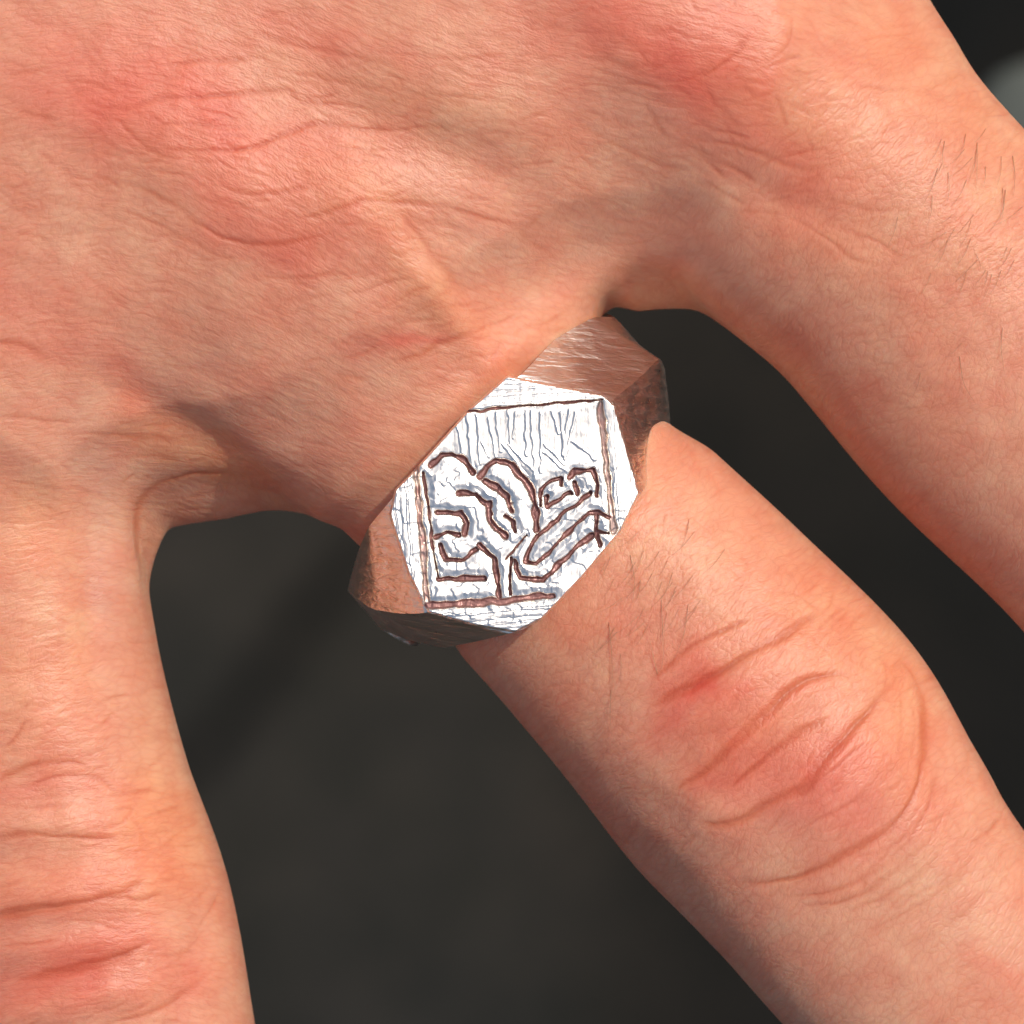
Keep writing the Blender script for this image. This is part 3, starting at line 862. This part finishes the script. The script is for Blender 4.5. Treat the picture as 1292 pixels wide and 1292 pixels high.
def build_plate():
    sx = 510 - 20; K = 4                      # height map in cells of 1/4 px
    x0, y0, x1, y1 = 470, 455, 830, 815
    n = (x1 - x0) * 2
    gx = x0 + np.arange(n) / 2.0; gy = y0 + np.arange(n) / 2.0
    GX, GY = np.meshgrid(gx, gy)
    SX, SY = GX, GY
    GX = GX + 3.2 * value_noise(n, 34, 31) + 0.9 * value_noise(n, 90, 32)     # hand-cut unevenness
    GY = GY + 3.2 * value_noise(n, 34, 33) + 0.9 * value_noise(n, 90, 34)
    WOB = 1 + 0.9 * value_noise(n, 28, 35)
    DALL = np.full((n, n), 1e9)
    H = np.zeros((n, n), np.float32)
    def lines(lst, depth, wscale=1.0, fixed=None, prof='v'):
        nonlocal H, DALL
        for it in lst:
            wd, pts = (fixed, it) if fixed else it
            q = [(510 + a / 4.455, 480 + b / 4.455) for a, b in pts]
            hw = wd / 4.455 * wscale * WOB
            D2 = np.full(GX.shape, 1e9)
            for (ax, ay), (bx, by) in zip(q[:-1], q[1:]):
                ex, ey = bx - ax, by - ay
                t = np.clip(((GX - ax) * ex + (GY - ay) * ey) / (ex * ex + ey * ey), 0, 1)
                D2 = np.minimum(D2, (GX - ax - t * ex) ** 2 + (GY - ay - t * ey) ** 2)
            d = np.sqrt(D2)
            g = smoothstep(np.clip(1.2 - d / hw, 0, 1), 0, 0.75)
            if not fixed: DALL = np.minimum(DALL, d - hw)
            H = np.minimum(H, -depth * g)
    rough = value_noise(n, 40, 21) * 0.016 + value_noise(n, 110, 22) * 0.005
    # field edges as half planes (inside positive), distances in px
    def side(a, b):
        ex, ey = b[0] - a[0], b[1] - a[1]; l = math.hypot(ex, ey)
        return ((GX - a[0]) * ey - (GY - a[1]) * ex) / l      # positive on the left of a->b (image y down)
    top = -side((592, 520), (768, 507)); right = -side((768, 507), (778, 670)); bot = -side((700, 753), (536, 766)); left = -side((536, 766), (524, 590))
    def chk(f):   # sign so that the centre is positive
        c = f[int((PC[1] - y0) * 2), int((PC[0] - x0) * 2)]
        return f if c > 0 else -f
    top, right, bot, left = map(chk, (top, right, bot, left))
    bev = np.minimum(np.minimum(top, right), np.minimum(bot, left))
    lines(STROKES, 0.36, 1.08)
    REC = np.clip(-H / 0.36, 0, 1)
    lines(BORDER[2:], 0.30, 1.1)
    REC = np.maximum(REC, np.clip(-H / 0.36, 0, 1) * 0.9)
    lines(BORDER[:2], 0.26, 1.2)
    REC = np.maximum(REC, np.clip(-H / 0.36, 0, 1) * 0.70)
    H2 = H.copy()
    H = np.zeros((n, n), np.float32)
    lines(FINE, 0.055, 1.0, fixed=9)
    H = -H          # burrs left proud by the graver
    step = smoothstep(value_noise(n, 26, 51) + 0.5 * value_noise(n, 60, 52), -0.06, 0.06) * 0.04
    H2 = H2 + step * smoothstep(SY, 570, 610)
    low = smoothstep(SY, 560, 620)
    up = np.clip(612 - SY, 0, None)
    H2 = H2 + 0.005 * up * up / 170
    H2 = H2 + (0.10 * smoothstep(DALL, 0, 9) + 0.07 * value_noise(n, 16, 36) + 0.03 * value_noise(n, 45, 37)) * (0.25 + 0.75 * low)
    H = H2 + H
    drop = np.clip(-bev, 0, None) * S
    slope = np.where(top <= bev + 1e-6, 0.20, np.where(right <= bev + 1e-6, 0.26, np.where(left <= bev + 1e-6, 0.06, 0.08)))
    filed = np.interp(np.clip(-bev, 0, 60), np.arange(61), np.cumsum(np.random.RandomState(5).randn(61)) * 0.012 + np.random.RandomState(6).randn(61) * 0.014)
    filed = filed * (bev < 0) * (1 + 1.2 * value_noise(n, 12, 38))
    H = H + rough - drop * slope + filed
    def samp(px, py, H=H):
        x = np.clip((px - x0) * 2, 0, n - 2.01); y = np.clip((py - y0) * 2, 0, n - 2.01)
        i = x.astype(int); j = y.astype(int); fx = x - i; fy = y - j
        return (H[j, i] * (1 - fx) + H[j, i + 1] * fx) * (1 - fy) + (H[j + 1, i] * (1 - fx) + H[j + 1, i + 1] * fx) * fy
    # outline resampled
    pts = np.array(PLATE + [PLATE[0]], float)
    out = []
    for a, b in zip(pts[:-1], pts[1:]):
        k = max(2, int(np.linalg.norm(b - a) / 1.0))
        out += [a + (b - a) * t for t in np.linspace(0, 1, k, endpoint=False)]
    out = np.array(out)
    for _ in range(3):                         # soften corners a touch
        out = (np.roll(out, 1, 0) + out * 2 + np.roll(out, -1, 0)) / 4
    m = len(out)
    R = 170
    verts = []; quads = []
    rows = []
    for r in range(1, R + 1):
        s = (r / R) ** 0.72
        q = np.array(PC) + (out - np.array(PC)) * s
        hh = samp(q[:, 0], q[:, 1])
        edge = smoothstep(np.full(m, s), 0.975, 1.0)
        rows.append((q, hh - 0.22 * edge ** 2))
    # wall rows
    def add_row(q, hh, inset=0.0):
        st = len(verts)
        for (a, b), h_ in zip(q, hh):
            x, y, z = plate_xy(a, b)
            verts.append((x, y, z + h_))
        return st
    rec = []
    starts = []
    for q, hh in rows:
        rec.append(samp(q[:, 0], q[:, 1], REC))
        starts.append(add_row(q, hh))
    q, hh = rows[-1]
    for dz, ins in ((0.35, 1.003), (0.8, 1.0), (1.6, 0.985), (2.6, 0.96), (3.4, 0.90)):
        q2 = np.array(PC) + (q - np.array(PC)) * ins
        st = len(verts)
        for (a, b), (a0, b0), h_ in zip(q2, q, hh):
            x, y, z = plate_xy(a, b)
            verts.append((x, y, z - dz + min(h_, 0)))
        starts.append(st)
    for r in range(len(starts) - 1):
        a = starts[r]; b = starts[r + 1]
        for i in range(m):
            j = (i + 1) % m
            quads.append((a + i, b + i, b + j, a + j))
    me = mesh_np("face", np.array(verts) * MM, quads)
    rv = np.concatenate(rec + [np.zeros(m)] * 5).astype(np.float32)
    ra = me.attributes.new('recess', 'FLOAT', 'POINT'); ra.data.foreach_set('value', rv)
    me.materials.append(M_face)
    # check orientation
    o = bpy.data.objects.new("face", me)
    COL.objects.link(o); o.parent = ring
    o['label'] = "bevelled hexagonal silver plate engraved with branching strokes"
    import bmesh
    bm = bmesh.new(); bm.from_mesh(me)
    be = [e for e in bm.edges if e.is_boundary]
    bmesh.ops.holes_fill(bm, edges=be, sides=0)
    bmesh.ops.recalc_face_normals(bm, faces=bm.faces)
    bm.to_mesh(me); bm.free()
    return o

build_plate()

def build_band():
    c0 = (642, 610)
    er = np.array([.77, .64]); ea = np.array([.64, -.77])   # world xy: across the finger (right), along the finger (down right)
    O = np.array(P(c0[0], c0[1], 0))[:2]
    def W(px, py, z): return np.array(P(px, py, z))
    def Lc(r, a, z): # local mm
        v = O + er * r + ea * a
        return np.array([v[0], v[1], z])
    zpl = lambda px, py, d: np.array(plate_xy(px, py)) - np.array([0, 0, d])
    # stations: (edge towards the hand, ridge, edge towards the fingertip)
    st = [
        (zpl(590, 522, .9), zpl(648, 640, .7), zpl(715, 745, .9)),
        (zpl(638, 480, .75), zpl(738, 560, .6), zpl(778, 672, .8)),
        (zpl(656, 474, .5), zpl(770, 507, .45), zpl(805, 630, .9)),
        (W(700, 429, 5.7), W(806, 478, 5.0), W(829, 585, 4.5)),
        (W(748, 401, 3.0), W(834, 452, 1.6), W(845, 535, 0.8)),
        (W(775, 400, -0.6), W(841, 470, -1.5), W(843, 512, -1.6)),
        (Lc(11.4, -4.6, -4.6), Lc(11.9, -1.6, -4.8), Lc(11.3, 1.3, -4.8)),
        (Lc(8.2, -3.4, -9.0), Lc(8.6, -.9, -9.3), Lc(8.2, 1.8, -9.0)),
        (Lc(3.0, -2.8, -10.9), Lc(3.0, -.3, -11.2), Lc(3.0, 2.2, -10.9)),
        (Lc(-3.0, -2.6, -10.9), Lc(-3.0, 0, -11.2), Lc(-3.0, 2.5, -10.9)),
        (Lc(-8.2, -2.2, -9.0), Lc(-8.6, .5, -9.3), Lc(-8.2, 3.2, -9.0)),
        (Lc(-11.2, -2.0, -4.8), Lc(-11.8, .8, -4.8), Lc(-11.2, 4.2, -4.8)),
        (W(450, 702, -0.8), W(437, 745, -1.2), W(478, 792, -1.8)),
        (W(455, 688, 4.2), W(444, 752, 3.6), W(508, 805, 2.0)),
        (W(466, 664, 7.4), W(472, 772, 6.6), W(560, 817, 4.6)),
        (zpl(500, 622, 1.1), zpl(538, 776, .5), zpl(640, 801, 1.6)),
        (zpl(530, 586, .9), zpl(590, 700, .7), zpl(668, 790, 1.2)),
    ]
    n = len(st)
    A = np.array(st)                       # n,3,3
    # closed catmull-rom, centripetal not needed
    SUB = 12; CR = 7
    rows = []
    for i in range(n):
        p0, p1, p2, p3 = A[(i - 1) % n], A[i], A[(i + 1) % n], A[(i + 2) % n]
        for k in range(SUB):
            t = k / SUB
            c = 0.5 * ((2 * p1) + (-p0 + p2) * t + (2 * p0 - 5 * p1 + 4 * p2 - p3) * t * t + (-p0 + 3 * p1 - 3 * p2 + p3) * t ** 3)
            l = p1 * (1 - t) + p2 * t
            rows.append(c * 0.5 + l * 0.5)
    rows = np.array(rows)
    cen = np.array([O[0], O[1], -1.0])
    V = []; m = len(rows)
    per = None
    for ri, r in enumerate(rows):
        line = []
        e0, rd, e1 = r
        rd = rd * 0.94 + (e0 + e1) * 0.03
        for k in range(CR): 
            t = k / CR; line.append(e0 * (1 - t) + rd * t)
        for k in range(CR + 1):
            t = k / CR; line.append(rd * (1 - t) + e1 * t)
        # hammered unevenness outwards
        for k in range(len(line)):
            p = line[k]; d = p - cen; d = d / np.linalg.norm(d)
            line[k] = p + d * (0.035 * math.sin(ri * 0.55 + k * 0.9) * math.sin(ri * 0.21 + k * 0.4 + 1) if 0 < k < len(line) - 1 else 0)
        # inner side
        def inw(p, s, dz=0):
            return cen + (p - cen) * s
        mid = (e0 + e1) / 2
        inner = [inw(e1, .965), inw(e1 * .85 + e0 * .15, .885), inw(mid, .865), inw(e0 * .85 + e1 * .15, .885), inw(e0, .965)]
        line += inner
        V += line; per = len(line)
    Q = []
    for i in range(m):
        for k in range(per):
            a = i * per + k; b = i * per + (k + 1) % per
            c = ((i + 1) % m) * per + (k + 1) % per; d = ((i + 1) % m) * per + k
            Q.append((a, b, c, d))
    me = mesh_np("band", np.array(V) * MM, Q)
    import bmesh
    bm = bmesh.new(); bm.from_mesh(me)
    bmesh.ops.recalc_face_normals(bm, faces=bm.faces)
    for e in bm.edges:
        if len(e.link_faces) == 2 and e.calc_face_angle(0) > math.radians(33):
            e.smooth = False
    bm.to_mesh(me); bm.free()
    me.materials.append(M_band)
    o = bpy.data.objects.new("band", me); COL.objects.link(o); o.parent = ring
    return o

build_band()

# ------------------------------------------------------------------ fine hairs
def build_hairs():
    from mathutils.bvhtree import BVHTree
    dg = bpy.context.evaluated_depsgraph_get()
    bvh = BVHTree.FromObject(hand, dg)
    strands = []
    def strand(p):      # list of px points
        pts = catmull(p, step=6)
        line = []
        n = len(pts)
        for i, (a, b) in enumerate(pts):
            x, y, _ = P(a, b, 8)
            hit = bvh.ray_cast(Vector((x * MM, y * MM, 0.05)), Vector((0, 0, -1)))
            if hit[0] is None: return
            t = i / (n - 1)
            line.append(hit[0] + Vector((0, 0, 0.00005 + 0.0002 * math.sin(t * 2.6))))
        strands.append(line)
    explicit = [(834, 757, 836, 830, 829, 850), (829, 850, 822, 820, 818, 800), (868, 762, 862, 800, 850, 830), (768, 785, 772, 830, 772, 870), (771, 870, 770, 900, 771, 920),
                (1233, 180, 1231, 210, 1230, 240), (1280, 195, 1281, 220, 1278, 250), (1268, 240, 1262, 270, 1245, 295),
                (1230, 330, 1215, 345, 1197, 362), (1180, 215, 1172, 240, 1160, 262), (1208, 450, 1214, 485, 1230, 512), (1262, 415, 1260, 440, 1264, 470), (1190, 180, 1186, 200, 1188, 215), (870, 655, 866, 675, 860, 690),
                (795, 700, 800, 730, 798, 760)]
    for e in explicit: strand([(e[0], e[1]), (e[2], e[3]), (e[4], e[5])])
    for _ in range(32):
        x = random.gauss(830, 45); y = random.gauss(735, 45); a = math.radians(random.gauss(118, 13)); ln = random.uniform(10, 26)
        if x < 780 and y < 700: continue
        strand([(x, y), (x + ln * math.cos(a), y + ln * math.sin(a)), (x + 1.9 * ln * math.cos(a + .1), y + 1.9 * ln * math.sin(a + .1))])
    for _ in range(36):
        x = random.gauss(1225, 50); y = random.gauss(270, 80); a = math.radians(random.gauss(110, 20)); ln = random.uniform(10, 26)
        strand([(x, y), (x + ln * math.cos(a), y + ln * math.sin(a)), (x + 1.9 * ln * math.cos(a + .1), y + 1.9 * ln * math.sin(a + .1))])
    V = []; F_ = []
    for si, ln in enumerate(strands):
        n = len(ln); r0 = 0.000024 if si < 18 else 0.000019
        if n < 3: continue
        base = len(V)
        for i, p in enumerate(ln):
            r = r0 * (1 - 0.7 * i / (n - 1))
            t = (ln[min(i + 1, n - 1)] - ln[max(i - 1, 0)]).normalized()
            s = t.cross(Vector((0, 0, 1))).normalized(); u = s.cross(t)
            for k in range(3):
                a = k * 2.0944
                V.append(p + s * (r * math.cos(a)) + u * (r * math.sin(a)))
        for i in range(n - 1):
            for k in range(3):
                a = base + i * 3 + k; b = base + i * 3 + (k + 1) % 3
                F_.append((a, b, b + 3, a + 3))
    m, N, L, B = node_mat("hair")
    B.inputs['Base Color'].default_value = (0.36, 0.18, 0.09, 1); B.inputs['Roughness'].default_value = 0.4
    o = make_mesh("hair", V, F_, m, root)
    o['kind'] = 'stuff'
build_hairs()
